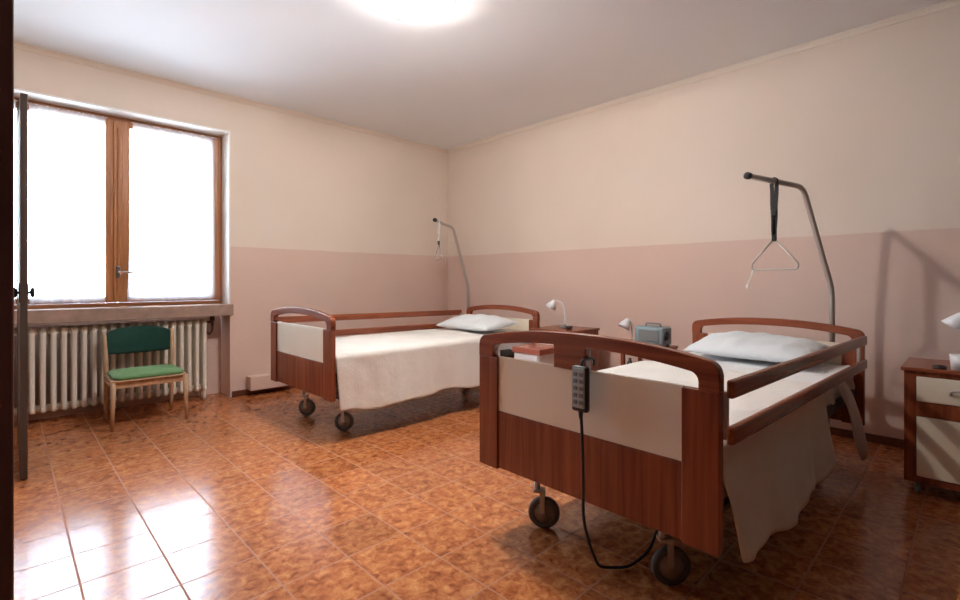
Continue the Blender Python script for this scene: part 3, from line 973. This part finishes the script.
# low brown bowl between the beds
b = NB(); lathe(b, [(0, 0), (.022, 0), (.040, .030), (.037, .030), (.018, .006), (0, .006)], 24)
o = obj('small_bowl', b, 'doorwood', None, True); o.location = (3.62, 2.56, .642)
tag(o, 'small brown bowl on the cabinet between the beds', 'bowl')

# ------------------------------------------------------------------ chair
ch = thing('chair', 'small pale wooden chair with dark green back and light green seat before the radiator', 'chair', (.775, 4.50, 0), 0)
ch.scale = (1, 1, .965)
hw = .245; fy, by_ = -.20, .20
for s in (-1, 1):
    b = NB(); tube(b, [(s*(hw-.010), fy+.005, 0), (s*(hw-.02), fy+.012, .362)], [.012, .019], 12); obj('leg', b, 'chairwood', ch, True)
    b = NB(); tube(b, [(s*(hw-.025), by_+.045, 0), (s*(hw-.025), by_, .37), (s*(hw-.022), by_+.012, .50), (s*(hw-.018), by_+.055, .70)], [.012, .018, .017, .013], 12, smooth_iter=1)
    obj('leg', b, 'chairwood', ch, True)
b = NB()
box(b, -hw+.02, hw-.02, fy, fy+.022, .335, .385, .004)
box(b, -hw+.02, hw-.02, by_-.02, by_, .335, .385, .004)
for s in (-1, 1): box(b, *sorted((s*(hw-.035), s*(hw-.013))), fy+.01, by_-.01, .335, .385, .004)
obj('seat_frame', b, 'chairwood', ch, loc=(0, 0, -.024))
b = NB()
def slab(bm, w0, w1, y0, y1, z0, z1, n=20, crown=.012):
    o_ = []
    pts = []
    r = .06
    for (cx_, cy_, a0) in ((w1-r, y1-r, 0), (w0+r, y1-r, 90), (w0+r, y0+r, 180), (w1-r, y0+r, 270)):
        for i in range(7):
            a = math.radians(a0+90*i/6); pts.append((cx_+r*math.cos(a), cy_+r*math.sin(a)))
    rings = []
    cxm, cym = (w0+w1)/2, (y0+y1)/2
    for (k, z) in ((.97, z0), (1.0, z0+.008), (1.0, z1-.012), (.97, z1-.003), (.85, z1+crown*.45), (.6, z1+crown*.8), (.3, z1+crown), (.0, z1+crown)):
        if k == 0: rings.append([bm.verts.new((cxm, cym, z))])
        else: rings.append([bm.verts.new((cxm+(p[0]-cxm)*k, cym+(p[1]-cym)*k, z)) for p in pts])
    m = len(pts)
    bm.faces.new(rings[0][::-1])
    for a, c in zip(rings, rings[1:]):
        for i in range(m):
            if len(c) == 1: bm.faces.new((a[i], a[(i+1) % m], c[0]))
            else: bm.faces.new((a[i], a[(i+1) % m], c[(i+1) % m], c[i]))
slab(b, -hw+.006, hw-.006, fy-.022, by_+.01, .385, .398, crown=.002)
obj('seat_board', b, 'chairwood', ch, True, (0, 0, -.024))
b = NB(); slab(b, -hw+.02, hw-.02, fy-.012, by_-.005, .398, .425, crown=.016); obj('seat', b, 'greenseat', ch, True, (0, 0, -.024))
# curved back pad
b = NB(); n = 24; rows = []
for i in range(n+1):
    u = i/n*2-1
    x = u*(hw-.022); yb = by_+.055-.0+.035*(1-u*u)
    zt_ = .735-.050*abs(u)**3.2; zb_ = .515+.012*abs(u)**3
    th_ = .017*(1-abs(u)**8*.5)
    row = []
    for (dy, z) in ((-th_, zb_+.02), (-th_*1.25, (zb_+zt_)/2), (-th_, zt_-.02), (-th_*.4, zt_), (th_*.4, zt_), (th_, zt_-.02), (th_, zb_+.02), (th_*.4, zb_), (-th_*.4, zb_)):
        row.append(b.verts.new((x, yb+dy-.045*(zt_-z)/.2*.9, z)))
    rows.append(row)
m = len(rows[0])
for i in range(n):
    for k in range(m): b.faces.new((rows[i][k], rows[i][(k+1) % m], rows[i+1][(k+1) % m], rows[i+1][k]))
b.faces.new(rows[0]); b.faces.new(rows[-1][::-1])
obj('backrest', b, 'greenfab', ch, True)

# pale box at the wall behind the far bed's foot
b = NB(); box(b, 1.62, 2.02, YW-.13, YW-.012, .055, .185, .008)
pb = struct(obj('trim_3', b, 'wall'))

# ------------------------------------------------------------------ light
wld = bpy.data.worlds.new('overcast_daylight'); scene.world = wld; wld.use_nodes = True
nt = wld.node_tree; bg = nt.nodes['Background']
tc = nt.nodes.new('ShaderNodeTexCoord'); sp = nt.nodes.new('ShaderNodeSeparateXYZ')
nt.links.new(tc.outputs['Generated'], sp.inputs[0])
r = nt.nodes.new('ShaderNodeValToRGB')
r.color_ramp.elements[0].position = .0; r.color_ramp.elements[0].color = (.66, .77, .88, 1)
r.color_ramp.elements[1].position = .55; r.color_ramp.elements[1].color = (.64, .81, 1.0, 1)
e = r.color_ramp.elements.new(.02); e.color = (.72, .86, 1.0, 1)
nt.links.new(sp.outputs['Z'], r.inputs['Fac']); nt.links.new(r.outputs['Color'], bg.inputs['Color'])
SKY = 12.5
bg.inputs['Strength'].default_value = SKY

pl = bpy.data.lights.new('window_portal', 'AREA'); pl.shape = 'RECTANGLE'; pl.size = fx1-fx0; pl.size_y = fz1-fz0
pl.cycles.is_portal = True
po = bpy.data.objects.new('window_portal', pl); C.objects.link(po)
po.location = ((fx0+fx1)/2, YW+WD+.02, (fz0+fz1)/2); po.rotation_euler = (-PI/2, 0, 0)

# ------------------------------------------------------------------ camera
cam = bpy.data.cameras.new('camera'); co = bpy.data.objects.new('camera', cam); C.objects.link(co)
TH = .7965
cam.sensor_width = 36; cam.lens = 484.77/960*36
cam.shift_y = -(300-281.48)/960
cam.clip_start = .02
co.location = (0, 0, 1.0726)
co.rotation_euler = (PI/2, 0, TH-PI/2)
scene.camera = co

scene.view_settings.view_transform = 'Standard'
scene.view_settings.look = 'None'
scene.view_settings.gamma = 1
scene.view_settings.use_curve_mapping = False
scene.view_settings.exposure = 0.86
cy = scene.cycles
cy.use_denoising = True
cy.max_bounces = 10; cy.diffuse_bounces = 6; cy.glossy_bounces = 4; cy.transparent_max_bounces = 16
cy.caustics_reflective = False; cy.caustics_refractive = False
cy.sample_clamp_indirect = 8
